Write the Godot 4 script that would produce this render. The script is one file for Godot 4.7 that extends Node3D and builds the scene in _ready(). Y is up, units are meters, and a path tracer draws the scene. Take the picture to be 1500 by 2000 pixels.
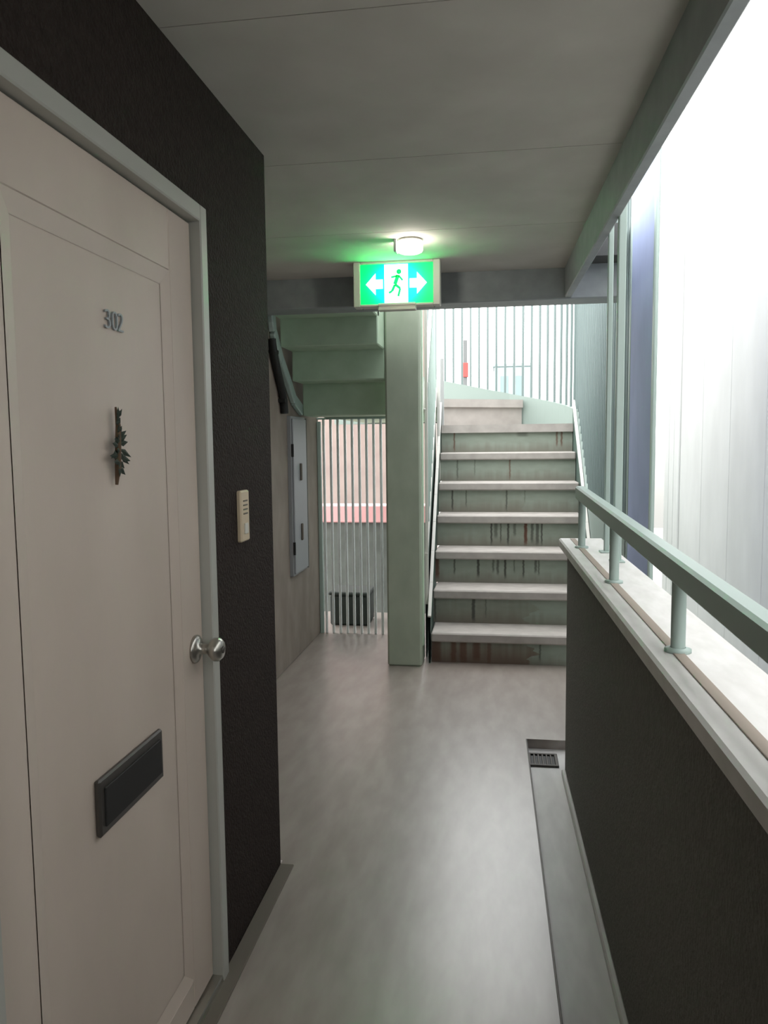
extends Node3D

# ---------------------------------------------------------------- helpers
var used := {}
var M := {}

func numbered(called: String) -> String:
	if not used.has(called):
		used[called] = 0
		return called
	used[called] += 1
	return "%s_%03d" % [called, used[called]]

func tag(o: Node3D, label: String, category: String, group := "") -> Node3D:
	o.set_meta("label", label)
	o.set_meta("category", category)
	if group != "":
		o.set_meta("group", group)
	return o

func thing(called: String, label: String, category: String, at := Vector3.ZERO, group := "") -> Node3D:
	var o := Node3D.new()
	o.name = numbered(called)
	add_child(o)
	o.position = at
	tag(o, label, category, group)
	return o

func structure(called: String, label: String, at := Vector3.ZERO) -> Node3D:
	var o := Node3D.new()
	o.name = called
	add_child(o)
	o.position = at
	o.set_meta("kind", "structure")
	o.set_meta("label", label)
	return o

func begin() -> SurfaceTool:
	var st := SurfaceTool.new()
	st.begin(Mesh.PRIMITIVE_TRIANGLES)
	return st

# commits a SurfaceTool whose points are in world coordinates as one part of parent
func part(called: String, st: SurfaceTool, mat: Material, parent: Node3D) -> MeshInstance3D:
	st.generate_normals()
	var o := MeshInstance3D.new()
	o.mesh = st.commit()
	o.material_override = mat
	o.name = called
	o.cast_shadow = GeometryInstance3D.SHADOW_CASTING_SETTING_ON
	parent.add_child(o, true)
	var up := parent
	var off := Vector3.ZERO
	while up != self and up != null:
		off += up.position
		up = up.get_parent() as Node3D
	o.position = -off
	return o

# a mesh shared by many alike parts; at is where its own origin goes in the world
func shared(called: String, mesh: Mesh, mat: Material, parent: Node3D, at: Vector3, basis := Basis()) -> MeshInstance3D:
	var o := MeshInstance3D.new()
	o.mesh = mesh
	o.material_override = mat
	o.name = called
	parent.add_child(o, true)
	var up := parent
	var off := Vector3.ZERO
	while up != self and up != null:
		off += up.position
		up = up.get_parent() as Node3D
	o.transform = Transform3D(basis, at - off)
	return o

# triangle wound so that its front looks away from inside
func tri(st: SurfaceTool, a: Vector3, b: Vector3, c: Vector3, inside: Vector3) -> void:
	var n := (b - a).cross(c - a)
	if n.dot((a + b + c) / 3.0 - inside) > 0.0:
		st.add_vertex(a); st.add_vertex(c); st.add_vertex(b)
	else:
		st.add_vertex(a); st.add_vertex(b); st.add_vertex(c)

func quad(st: SurfaceTool, a: Vector3, b: Vector3, c: Vector3, d: Vector3, inside: Vector3) -> void:
	tri(st, a, b, c, inside)
	tri(st, a, c, d, inside)

# chamfered box from corner to corner
func box(st: SurfaceTool, p: Vector3, q: Vector3, bevel := 0.004, turn := Basis(), pivot := Vector3.ZERO) -> void:
	st.set_smooth_group(-1)
	var lo := Vector3(minf(p.x, q.x), minf(p.y, q.y), minf(p.z, q.z))
	var hi := Vector3(maxf(p.x, q.x), maxf(p.y, q.y), maxf(p.z, q.z))
	var mid := (lo + hi) / 2.0
	var h := (hi - lo) / 2.0
	var b := minf(bevel, minf(h.x, minf(h.y, h.z)) * 0.6)
	var f := func(v: Vector3) -> Vector3: return pivot + turn * (mid + v - pivot)
	var inside: Vector3 = f.call(Vector3.ZERO)
	for ax in 3:
		var u := (ax + 1) % 3
		var w := (ax + 2) % 3
		for s in [-1.0, 1.0]:
			var c := []
			for k in [[-1, -1], [1, -1], [1, 1], [-1, 1]]:
				var v := Vector3.ZERO
				v[ax] = s * h[ax]
				v[u] = k[0] * (h[u] - b)
				v[w] = k[1] * (h[w] - b)
				c.append(f.call(v))
			quad(st, c[0], c[1], c[2], c[3], inside)
	if b < 0.0005:
		return
	for ax in 3:
		var u := (ax + 1) % 3
		var w := (ax + 2) % 3
		for su in [-1.0, 1.0]:
			for sw in [-1.0, 1.0]:
				var e := []
				for s in [-1.0, 1.0]:
					var v := Vector3.ZERO
					v[ax] = s * (h[ax] - b); v[u] = su * h[u]; v[w] = sw * (h[w] - b)
					e.append(f.call(v))
					var v2 := Vector3.ZERO
					v2[ax] = s * (h[ax] - b); v2[u] = su * (h[u] - b); v2[w] = sw * h[w]
					e.append(f.call(v2))
				quad(st, e[0], e[1], e[3], e[2], inside)
	for sx in [-1.0, 1.0]:
		for sy in [-1.0, 1.0]:
			for sz in [-1.0, 1.0]:
				var v := Vector3(sx * h.x, sy * h.y, sz * h.z)
				tri(st, f.call(v - Vector3(0, sy * b, sz * b)), f.call(v - Vector3(sx * b, 0, sz * b)), f.call(v - Vector3(sx * b, sy * b, 0)), inside)

# a bar of rectangular section from a to b (width across, height up)
func bar(st: SurfaceTool, a: Vector3, b: Vector3, width: float, height: float, bevel := 0.004) -> void:
	var d := (b - a).normalized()
	var side := d.cross(Vector3.UP).normalized()
	if side.length() < 0.5:
		side = Vector3.RIGHT
	var up := side.cross(d).normalized()
	var turn := Basis(side, up, -d)
	var l := (b - a).length()
	var m := (a + b) / 2.0
	box(st, m - Vector3(width, height, l) / 2.0, m + Vector3(width, height, l) / 2.0, bevel, turn, m)

# tube along a list of points, radius per point or one radius
func tube(st: SurfaceTool, pts: Array, radii: Variant, sides := 12) -> void:
	st.set_smooth_group(0)
	var rings := []
	var ref := Vector3(0.31, 0.17, 0.93).normalized()
	for i in pts.size():
		var d: Vector3 = (pts[mini(i + 1, pts.size() - 1)] - pts[maxi(i - 1, 0)]).normalized()
		if absf(d.dot(ref)) > 0.98:
			ref = Vector3(0.9, 0.3, 0.1).normalized()
		var u := d.cross(ref).normalized()
		var w := d.cross(u).normalized()
		var r: float = radii[i] if radii is Array else radii
		var ring := []
		for k in sides:
			var t := TAU * k / sides
			ring.append(pts[i] + (u * cos(t) + w * sin(t)) * r)
		rings.append(ring)
	for i in pts.size() - 1:
		var inside: Vector3 = (pts[i] + pts[i + 1]) / 2.0
		for k in sides:
			var n := (k + 1) % sides
			quad(st, rings[i][k], rings[i][n], rings[i + 1][n], rings[i + 1][k], inside)
	st.set_smooth_group(-1)
	for e in [0, pts.size() - 1]:
		var inside: Vector3 = pts[1] if e == 0 else pts[e - 1]
		for k in sides:
			tri(st, pts[e], rings[e][k], rings[e][(k + 1) % sides], inside)

# surface of revolution: profile of (distance along axis, radius)
func lathe(st: SurfaceTool, at: Vector3, axis: Vector3, profile: Array, sides := 24) -> void:
	st.set_smooth_group(0)
	var a := axis.normalized()
	var u := a.cross(Vector3(0.3, 0.5, 0.8).normalized()).normalized()
	var w := a.cross(u)
	for i in profile.size() - 1:
		var p: Vector2 = profile[i]
		var q: Vector2 = profile[i + 1]
		var inside := at + a * (p.x + q.x) / 2.0
		if absf(p.x - q.x) < 0.0001:
			inside = at + a * (profile[0].x + profile[-1].x) / 2.0
		for k in sides:
			var t := TAU * k / sides
			var n := TAU * (k + 1) / sides
			var du := u * cos(t) + w * sin(t)
			var dn := u * cos(n) + w * sin(n)
			quad(st, at + a * p.x + du * p.y, at + a * p.x + dn * p.y, at + a * q.x + dn * q.y, at + a * q.x + du * q.y, inside)

# prism of a plan polygon (x, z) between two heights
func prism(st: SurfaceTool, plan: PackedVector2Array, y0: float, y1: float) -> void:
	st.set_smooth_group(-1)
	var mid := Vector2.ZERO
	for p in plan:
		mid += p / plan.size()
	var ids := Geometry2D.triangulate_polygon(plan)
	var ym := (y0 + y1) / 2.0
	for i in range(0, ids.size(), 3):
		for y in [y0, y1]:
			var a := plan[ids[i]]; var b := plan[ids[i + 1]]; var c := plan[ids[i + 2]]
			var g := (a + b + c) / 3.0
			tri(st, Vector3(a.x, y, a.y), Vector3(b.x, y, b.y), Vector3(c.x, y, c.y), Vector3(g.x, ym, g.y))
	for i in plan.size():
		var a := plan[i]; var b := plan[(i + 1) % plan.size()]
		var n := Vector2(b.y - a.y, a.x - b.x).normalized() * 0.001
		var m := (a + b) / 2.0
		var ins := m - n if not Geometry2D.is_point_in_polygon(m + n, plan) else m + n
		quad(st, Vector3(a.x, y0, a.y), Vector3(b.x, y0, b.y), Vector3(b.x, y1, b.y), Vector3(a.x, y1, a.y), Vector3(ins.x, ym, ins.y))

# ---------------------------------------------------------------- materials
func noise_texture(seed_: int, freq: float, a: Color, b: Color, octaves := 4, size := 512) -> NoiseTexture2D:
	var n := FastNoiseLite.new()
	n.seed = seed_
	n.noise_type = FastNoiseLite.TYPE_SIMPLEX_SMOOTH
	n.frequency = freq
	n.fractal_octaves = octaves
	var g := Gradient.new()
	g.set_color(0, a)
	g.set_color(1, b)
	g.set_offset(0, 0.15)
	g.set_offset(1, 0.85)
	var t := NoiseTexture2D.new()
	t.width = size
	t.height = size
	t.seamless = true
	t.noise = n
	t.color_ramp = g
	return t

func bump_texture(seed_: int, freq: float, strength: float, octaves := 4) -> NoiseTexture2D:
	var n := FastNoiseLite.new()
	n.seed = seed_
	n.frequency = freq
	n.fractal_octaves = octaves
	var t := NoiseTexture2D.new()
	t.width = 512
	t.height = 512
	t.seamless = true
	t.noise = n
	t.as_normal_map = true
	t.bump_strength = strength
	return t

func plain(color: Color, rough := 0.7, metal := 0.0) -> StandardMaterial3D:
	var m := StandardMaterial3D.new()
	m.albedo_color = color
	m.roughness = rough
	m.metallic = metal
	return m

# colour that wanders between two tones, laid on in world space
func mottled(a: Color, b: Color, rough: float, scale: Vector3, seed_: int, freq := 0.01, bump: Texture2D = null, bump_scale := 1.0) -> StandardMaterial3D:
	var m := plain(Color.WHITE, rough)
	m.albedo_texture = noise_texture(seed_, freq, a, b)
	m.uv1_triplanar = true
	m.uv1_world_triplanar = true
	m.uv1_scale = scale
	if bump:
		m.normal_enabled = true
		m.normal_texture = bump
		m.normal_scale = bump_scale
	return m

func make_materials() -> void:
	var rough_bump := bump_texture(3, 0.06, 9.0)
	var fine_bump := bump_texture(5, 0.03, 3.0)
	M.dark_wall = mottled(Color(0.165, 0.135, 0.122), Color(0.20, 0.168, 0.152), 0.85, Vector3(2.6, 2.6, 2.6), 11, 0.02, rough_bump, 0.45)
	M.dark_parapet = mottled(Color(0.41, 0.405, 0.38), Color(0.445, 0.44, 0.415), 0.8, Vector3(2.4, 2.4, 2.4), 12, 0.02, rough_bump, 0.3)
	M.ceiling = mottled(Color(0.735, 0.72, 0.685), Color(0.775, 0.76, 0.725), 0.9, Vector3(0.7, 0.7, 0.7), 13, 0.008)
	M.joint = plain(Color(0.30, 0.30, 0.29), 0.9)
	M.floor = mottled(Color(0.56, 0.515, 0.485), Color(0.62, 0.58, 0.55), 0.4, Vector3(1.6, 1.0, 0.5), 14, 0.012)
	M.dark_wall.metallic_specular = 0.3
	M.floor.metallic_specular = 1.0
	M.floor.clearcoat_enabled = true
	M.floor.clearcoat = 0.85
	M.floor.clearcoat_roughness = 0.27
	M.gutter = mottled(Color(0.81, 0.80, 0.79), Color(0.87, 0.86, 0.85), 0.4, Vector3(2.0, 1.0, 0.6), 15, 0.012)
	M.edging = plain(Color(0.40, 0.37, 0.33), 0.6)
	M.beam = mottled(Color(0.55, 0.57, 0.57), Color(0.59, 0.61, 0.61), 0.55, Vector3(1.2, 1.2, 1.2), 16, 0.015)
	M.coping = mottled(Color(0.85, 0.84, 0.825), Color(0.90, 0.89, 0.88), 0.55, Vector3(2.5, 2.0, 0.8), 17, 0.015)
	M.coping_brown = plain(Color(0.67, 0.62, 0.575), 0.85)
	M.pale_green = plain(Color(0.68, 0.75, 0.725), 0.45)
	M.bar_green = plain(Color(0.45, 0.51, 0.505), 0.5)
	M.screen_green = plain(Color(0.58, 0.635, 0.61), 0.6)
	M.fence_bar = plain(Color(0.93, 0.95, 0.95), 0.3)
	M.pillar = mottled(Color(0.64, 0.68, 0.605), Color(0.685, 0.725, 0.65), 0.6, Vector3(1.0, 0.6, 1.0), 18, 0.01)
	M.soffit = mottled(Color(0.70, 0.79, 0.69), Color(0.745, 0.83, 0.735), 0.65, Vector3(1.0, 1.0, 1.0), 19, 0.01)
	M.deep_green = plain(Color(0.30, 0.38, 0.35), 0.5)
	M.white_edge = plain(Color(0.82, 0.81, 0.79), 0.5)
	M.tread = mottled(Color(0.635, 0.61, 0.59), Color(0.695, 0.67, 0.65), 0.75, Vector3(0.7, 0.7, 0.9), 20, 0.02)
	M.concrete = mottled(Color(0.52, 0.52, 0.50), Color(0.62, 0.62, 0.60), 0.85, Vector3(0.9, 0.9, 0.9), 21, 0.015)
	M.brown_wall = mottled(Color(0.53, 0.485, 0.45), Color(0.59, 0.545, 0.505), 0.8, Vector3(0.9, 0.5, 0.9), 22, 0.01)
	M.cupboard = plain(Color(0.60, 0.61, 0.62), 0.5)
	M.grey_green = plain(Color(0.47, 0.48, 0.45), 0.7)
	M.door = mottled(Color(0.755, 0.70, 0.65), Color(0.785, 0.73, 0.68), 0.55, Vector3(0.8, 0.4, 0.8), 23, 0.006)
	M.frame = plain(Color(0.68, 0.68, 0.65), 0.45)
	M.steel = plain(Color(0.72, 0.71, 0.68), 0.28, 0.9)
	M.dark_steel = plain(Color(0.33, 0.315, 0.30), 0.45, 0.5)
	M.slot_dark = plain(Color(0.13, 0.125, 0.12), 0.7)
	M.digits = plain(Color(0.58, 0.60, 0.61), 0.4)
	M.ivory = plain(Color(0.80, 0.73, 0.62), 0.5)
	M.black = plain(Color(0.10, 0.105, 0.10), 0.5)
	M.sprig_leaf = plain(Color(0.17, 0.21, 0.17), 0.8)
	M.sprig_stem = plain(Color(0.36, 0.28, 0.21), 0.85)
	M.housing = plain(Color(0.80, 0.79, 0.75), 0.5)
	M.housing_grey = plain(Color(0.62, 0.64, 0.64), 0.5)
	M.blue_panel = mottled(Color(0.64, 0.69, 0.83), Color(0.68, 0.73, 0.87), 0.8, Vector3(0.8, 0.4, 0.8), 24, 0.008)
	M.siding = mottled(Color(0.81, 0.81, 0.805), Color(0.85, 0.85, 0.845), 0.6, Vector3(0.6, 0.25, 0.6), 25, 0.008)
	M.siding_joint = plain(Color(0.45, 0.45, 0.45), 0.9)
	M.beige_house = mottled(Color(0.57, 0.505, 0.48), Color(0.61, 0.545, 0.515), 0.85, Vector3(0.4, 0.4, 0.4), 26, 0.01)
	M.pink = plain(Color(0.93, 0.70, 0.70), 0.6)
	M.yard_wall = mottled(Color(0.35, 0.365, 0.345), Color(0.40, 0.415, 0.395), 0.85, Vector3(0.8, 0.8, 0.8), 27, 0.01)
	M.crate = plain(Color(0.15, 0.18, 0.16), 0.7)
	M.far_pale = plain(Color(0.60, 0.66, 0.66), 0.8)
	M.far_window = plain(Color(0.48, 0.55, 0.55), 0.5)
	M.far_pole = plain(Color(0.62, 0.63, 0.63), 0.7)
	M.pole = plain(Color(0.42, 0.43, 0.43), 0.8)
	M.far_red = plain(Color(0.62, 0.28, 0.26), 0.6)
	M.ground = mottled(Color(0.48, 0.48, 0.47), Color(0.58, 0.58, 0.57), 0.9, Vector3(0.3, 0.3, 0.3), 28, 0.01)
	var lit := plain(Color(1, 1, 0.98), 0.5)
	lit.emission_enabled = true
	lit.emission = Color(1.0, 1.0, 0.96)
	lit.emission_energy_multiplier = 0.6
	M.lamp = lit
	# the green face of the exit sign: a diffuser lit by the tube behind it
	var face := plain(Color(0.10, 0.80, 0.56), 0.5)
	face.emission_enabled = true
	face.emission = Color(0.02, 0.50, 0.30)
	face.emission_energy_multiplier = 0.1
	face.backlight_enabled = true
	face.backlight = Color(0.16, 1.0, 0.66)
	M.sign_face = face
	var mark := plain(Color(0.92, 0.95, 0.93), 0.5)
	mark.emission_enabled = true
	mark.emission = Color(0.92, 1.0, 0.97)
	mark.emission_energy_multiplier = 0.7
	mark.backlight_enabled = true
	mark.backlight = Color(1, 1, 1)
	M.sign_mark = mark
	var tubem := plain(Color(1, 1, 1), 0.5)
	tubem.emission_enabled = true
	tubem.emission = Color(1, 1, 1)
	tubem.emission_energy_multiplier = 6.0
	M.sign_tube = tubem

# one sheet with a band of drip marks for each riser: [across 0..1, width, depth of colour, length 0..1, rust?]
func riser_sheet() -> StandardMaterial3D:
	var rng := RandomNumberGenerator.new()
	rng.seed = 77
	var w := 512
	var band := 96
	var im := Image.create(w, band * 7, false, Image.FORMAT_RGB8)
	var drips := [
		[[0.03, 26, 0.6, 1.0, 1], [0.14, 14, 0.7, 1.0, 1], [0.20, 18, 0.7, 1.0, 1], [0.28, 20, 0.65, 0.9, 1], [0.36, 10, 0.5, 1.0, 1], [0.67, 5, 0.5, 0.8, 0]],
		[[0.26, 9, 0.75, 1.0, 0], [0.01, 6, 0.6, 1.0, 0], [0.34, 4, 0.35, 0.8, 0]],
		[[0.01, 14, 0.8, 0.9, 1], [0.13, 5, 0.6, 0.7, 0], [0.29, 7, 0.85, 0.8, 0], [0.39, 6, 0.5, 0.6, 0], [0.42, 7, 0.6, 0.7, 0], [0.47, 6, 0.85, 0.85, 0], [0.53, 4, 0.4, 0.6, 0], [0.59, 5, 0.75, 0.8, 0], [0.67, 7, 0.6, 0.6, 0], [0.69, 5, 0.5, 0.7, 0]],
		[[0.38, 5, 0.85, 1.0, 0], [0.41, 10, 0.5, 0.7, 0], [0.445, 4, 0.6, 0.9, 0], [0.495, 6, 0.8, 1.0, 0], [0.54, 8, 0.45, 0.6, 0], [0.615, 9, 0.95, 1.0, 1], [0.66, 8, 0.6, 0.9, 0], [0.695, 9, 0.65, 1.0, 0], [0.725, 5, 0.75, 1.0, 0]],
		[[0.10, 5, 0.8, 1.0, 0], [0.20, 4, 0.5, 0.8, 0], [0.49, 5, 0.6, 1.0, 0], [0.62, 3, 0.3, 0.6, 0]],
		[[0.13, 5, 0.45, 1.0, 0], [0.26, 4, 0.3, 0.8, 0], [0.52, 5, 0.55, 1.0, 1]],
		[[0.10, 5, 0.6, 1.0, 1], [0.62, 34, 0.35, 0.3, 0], [0.88, 6, 0.6, 0.8, 1], [0.915, 6, 0.65, 0.8, 1]],
	]
	var rustiness := [0.75, 0.25, 0.05, 0.1, 0.1, 0.0, 0.0]
	var n := FastNoiseLite.new()
	n.seed = 5
	n.frequency = 0.02
	for r in 7:
		for y in band:
			var v := float(y) / band
			for x in w:
				var u := float(x) / w
				var c := Color(0.515, 0.55, 0.505).lerp(Color(0.57, 0.605, 0.56), 0.5 + 0.5 * n.get_noise_2d(x * 0.6, y * 1.5 + r * 300))
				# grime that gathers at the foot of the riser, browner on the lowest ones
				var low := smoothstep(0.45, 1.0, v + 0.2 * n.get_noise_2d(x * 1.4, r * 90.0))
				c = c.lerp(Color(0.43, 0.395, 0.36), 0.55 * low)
				if u < 0.62 + 0.1 * n.get_noise_2d(r * 50.0, y):
					c = c.lerp(Color(0.40, 0.32, 0.27), rustiness[r] * smoothstep(-0.4, 0.9, v + 0.4 * n.get_noise_2d(x * 2.0, r * 50.0)))
				for d in drips[r]:
					var dx: float = absf(x - d[0] * w - 2.0 * n.get_noise_2d(y * 3.0, d[0] * 900.0)) / (d[1] * 0.6)
					if dx < 1.4:
						var k: float = d[2] * (1.0 - smoothstep(0.5, 1.4, dx)) * (1.0 - smoothstep(d[3] * 0.7, d[3] * 1.05, v))
						c = c.lerp(Color(0.34, 0.22, 0.17) if d[4] else Color(0.23, 0.235, 0.21), k)
				im.set_pixel(x, r * band + y, c)
	var m := plain(Color.WHITE, 0.75)
	m.albedo_texture = ImageTexture.create_from_image(im)
	return m

# ---------------------------------------------------------------- numbers taken from the place
const CEIL := 2.284          # underside of the ceiling
const LEFT := -0.718         # face of the dark wall
const STAIR_Z := -4.80       # foot of the stairs
const GO := 0.27
const RISE := 0.2245
const NEXT_X := 1.3         # face of the building across the gap
const SKEW := 0.02           # the open side runs a little outwards towards the viewer

func stair_left(z: float) -> float:
	return -0.425 - 0.05 * (-4.79 - z) / 1.62

func _ready() -> void:
	# camera, sky, exposure
	var cam := Camera3D.new()
	cam.name = "camera"
	add_child(cam)
	var ahead := Vector3(225, 137, -1500).normalized()
	var up := Vector3(-180, 16600, 1500)
	up = (up - ahead * up.dot(ahead)).normalized()
	var wz := -ahead
	var wx := up.cross(wz)
	cam.transform = Transform3D(Basis(wx, up, wz).transposed(), Vector3(0, 1.4, 0))
	cam.fov = rad_to_deg(2.0 * atan(1000.0 / 1500.0))
	cam.near = 0.03
	cam.far = 400.0
	cam.current = true
	var env := Environment.new()
	env.background_mode = Environment.BG_SKY
	var sky := Sky.new()
	var sm := ProceduralSkyMaterial.new()
	sm.sky_top_color = Color(0.94, 0.945, 0.945)
	sm.sky_horizon_color = Color(0.98, 0.98, 0.975)
	sm.sky_energy_multiplier = 1.0
	sm.ground_horizon_color = Color(0.62, 0.62, 0.60)
	sm.ground_bottom_color = Color(0.40, 0.40, 0.39)
	sky.sky_material = sm
	env.sky = sky
	env.background_energy_multiplier = 1.6
	env.ambient_light_source = Environment.AMBIENT_SOURCE_SKY
	env.reflected_light_source = Environment.REFLECTION_SOURCE_SKY
	env.tonemap_mode = Environment.TONE_MAPPER_LINEAR
	env.tonemap_exposure = 3.9
	env.sdfgi_enabled = true
	env.ssao_enabled = true
	env.ssil_enabled = true
	var we := WorldEnvironment.new()
	we.name = "world_environment"
	we.environment = env
	add_child(we)

	make_materials()
	build_floor()
	build_walls()
	build_ceiling()
	build_neighbour()
	build_outside()
	build_pillar()
	build_stairs()
	build_return_flight()
	build_screen()
	build_balustrade()
	build_under_stair_bars()
	build_parapet_rail()
	build_door()
	build_recess()
	build_sign()
	build_lamp()

# ---------------------------------------------------------------- shell
func build_floor() -> void:
	var fl := structure("floor", "glossy grey vinyl floor of the open walkway")
	var st := begin()
	# one slab with a cut-out for the gutter
	prism(st, PackedVector2Array([Vector2(-0.72, 3.0), Vector2(gutter_edge(3.0), 3.0), Vector2(gutter_edge(-3.58), -3.58), Vector2(0.66, -3.58), Vector2(0.66, -6.2), Vector2(-1.46, -6.2), Vector2(-1.46, -2.4), Vector2(-0.72, -2.4)]), -0.18, 0.0)
	part("vinyl_floor", st, M.floor, fl)
	st = begin()
	prism(st, PackedVector2Array([Vector2(gutter_edge(3.0), 3.0), Vector2(0.56, 3.0), Vector2(0.44, -3.58), Vector2(gutter_edge(-3.58), -3.58)]), -0.18, -0.045)
	part("gutter_channel", st, M.gutter, fl)
	st = begin()
	bar(st, Vector3(gutter_edge(2.99) + 0.003, -0.006, 2.99), Vector3(gutter_edge(-3.575) + 0.003, -0.006, -3.575), 0.006, 0.014, 0.001)  # dark strip drawn for the shadow along the gutter edge
	part("gutter_shadow", st, M.dark_steel, fl)
	st = begin()
	box(st, Vector3(LEFT, 0.0, 2.9), Vector3(LEFT + 0.045, 0.006, -2.37), 0.002)
	part("floor_edging", st, M.edging, fl)
	st = begin()
	bar(st, Vector3(0.296 + SKEW * 5.4, -0.032, 2.9), Vector3(0.296 - SKEW * 0.8, -0.032, -3.30), 0.018, 0.026, 0.004)
	part("gutter_skirting", st, M.gutter, fl)
	var g := thing("floor_drain", "small dark grated drain at the far end of the floor gutter", "drain", Vector3(0.215, -0.045, -3.44))
	st = begin()
	box(st, Vector3(0.16, -0.045, -3.37), Vector3(0.275, -0.036, -3.385), 0.002)
	box(st, Vector3(0.16, -0.045, -3.495), Vector3(0.275, -0.036, -3.51), 0.002)
	box(st, Vector3(0.15, -0.045, -3.37), Vector3(0.165, -0.036, -3.51), 0.002)
	box(st, Vector3(0.27, -0.045, -3.37), Vector3(0.285, -0.036, -3.51), 0.002)
	part("rim", st, M.dark_steel, g)
	st = begin()
	box(st, Vector3(0.165, -0.0448, -3.385), Vector3(0.27, -0.043, -3.495), 0.0)
	part("pit", st, M.black, g)
	for k in 5:
		st = begin()
		box(st, Vector3(0.177 + k * 0.0185, -0.043, -3.385), Vector3(0.184 + k * 0.0185, -0.037, -3.495), 0.001)
		part("grate_bar", st, M.dark_steel, g)
	g.position.x -= 0.018

func gutter_edge(z: float) -> float:
	return 0.141 + 0.012 * (z + 2.5)

func build_walls() -> void:
	# dark roughcast wall with the opening for the flat door
	var w := structure("wall_left", "dark charcoal roughcast wall of the flats")
	var st := begin()
	box(st, Vector3(-0.90, 0, 3.0), Vector3(LEFT, CEIL, -0.915), 0.0)
	box(st, Vector3(-0.90, 1.972, -0.915), Vector3(LEFT, CEIL, -1.842), 0.0)
	box(st, Vector3(-0.90, 0, -1.842), Vector3(LEFT, CEIL, -2.37), 0.0)
	part("wall_face", st, M.dark_wall, w)
	st = begin()
	box(st, Vector3(-1.46, 0, -2.22), Vector3(-0.90, CEIL, -2.37), 0.003)
	part("wall_end", st, M.dark_wall, w)
	st = begin()
	box(st, Vector3(-1.46, 0, -0.7), Vector3(-1.40, CEIL, -2.22), 0.003)
	box(st, Vector3(-1.40, 0, -0.7), Vector3(-0.90, CEIL, -0.76), 0.003)
	part("wall_inside", st, M.dark_wall, w)
	var r := structure("wall_recess", "grey brown side wall of the recess under the stairs")
	st = begin()
	box(st, Vector3(-1.46, 0, -2.37), Vector3(-1.31, CEIL, -5.52), 0.003)
	part("wall_face", st, M.brown_wall, r)
	st = begin()
	box(st, Vector3(-3.0, -0.18, -5.40), Vector3(-1.46, 2.6, -5.52), 0.003)  # unseen wall added to block side light from the yard
	part("wall_end", st, M.brown_wall, r)
	# solid parapet on the open side
	var p := structure("wall_right", "dark grey parapet wall along the open side of the walkway")
	st = begin()
	box(st, Vector3(0.304, -0.18, 3.0), Vector3(0.44, 0.945, -3.32), 0.006)
	part("parapet", st, M.dark_parapet, p)
	st = begin()
	box(st, Vector3(0.272, 0.945, 3.0), Vector3(0.455, 0.985, -3.36), 0.006)
	part("coping", st, M.coping, p)
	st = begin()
	box(st, Vector3(0.316, 0.985, 3.0), Vector3(0.338, 0.9875, -3.33), 0.001)  # thin brown stripe laid along the coping under the rail
	part("brown_line", st, M.coping_brown, p)
	skew(p)
	var e := structure("wall_back", "wall closing the walkway behind the viewer")
	st = begin()
	box(st, Vector3(-0.9, -0.18, 3.0), Vector3(0.46, CEIL, 3.15), 0.003)
	part("wall_face", st, M.brown_wall, e)

func right_edge(z: float) -> float:
	return 0.370 + SKEW * (z + 2.5)

# turns a thing of the open side about a plumb line by the parapet
func skew(o: Node3D) -> void:
	var turn := Basis(Vector3.UP, atan(SKEW))
	var pivot := Vector3(0.3, 0, -2.5)
	o.transform = Transform3D(turn, pivot + turn * (o.position - pivot))

func build_ceiling() -> void:
	var c := structure("ceiling", "pale grey boarded ceiling of the walkway")
	var st := begin()
	prism(st, PackedVector2Array([Vector2(-1.46, 3.15), Vector2(right_edge(3.15), 3.15), Vector2(right_edge(-3.95), -3.95), Vector2(0.60, -3.95), Vector2(0.60, -4.30), Vector2(-1.46, -4.30)]), CEIL + 0.014, CEIL + 0.165)
	part("slab", st, M.joint, c)
	var edges := [3.15, 2.52, 1.69, 0.86, 0.03, -0.80, -1.63, -2.46, -3.29, -4.12]
	for k in edges.size() - 1:
		st = begin()
		var za: float = edges[k] - 0.0015
		var zb: float = edges[k + 1] + 0.0015
		prism(st, PackedVector2Array([Vector2(-1.46, za), Vector2(right_edge(za), za), Vector2(right_edge(zb), zb), Vector2(-1.46, zb)]), CEIL, CEIL + 0.014)
		part("ceiling_board", st, M.ceiling, c)
	var t := structure("trim_1", "dark grey beam across the end of the ceiling")
	st = begin()
	box(st, Vector3(-1.31, 2.128, -4.12), Vector3(0.655, CEIL + 0.165, -4.30), 0.005)
	part("beam", st, M.beam, t)
	var f := structure("trim_2", "dark grey fascia along the open edge of the ceiling")
	st = begin()
	box(st, Vector3(0.362, 2.135, 3.15), Vector3(0.397, CEIL + 0.165, -4.12), 0.004)
	part("fascia", st, M.beam, f)
	skew(f)

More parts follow.
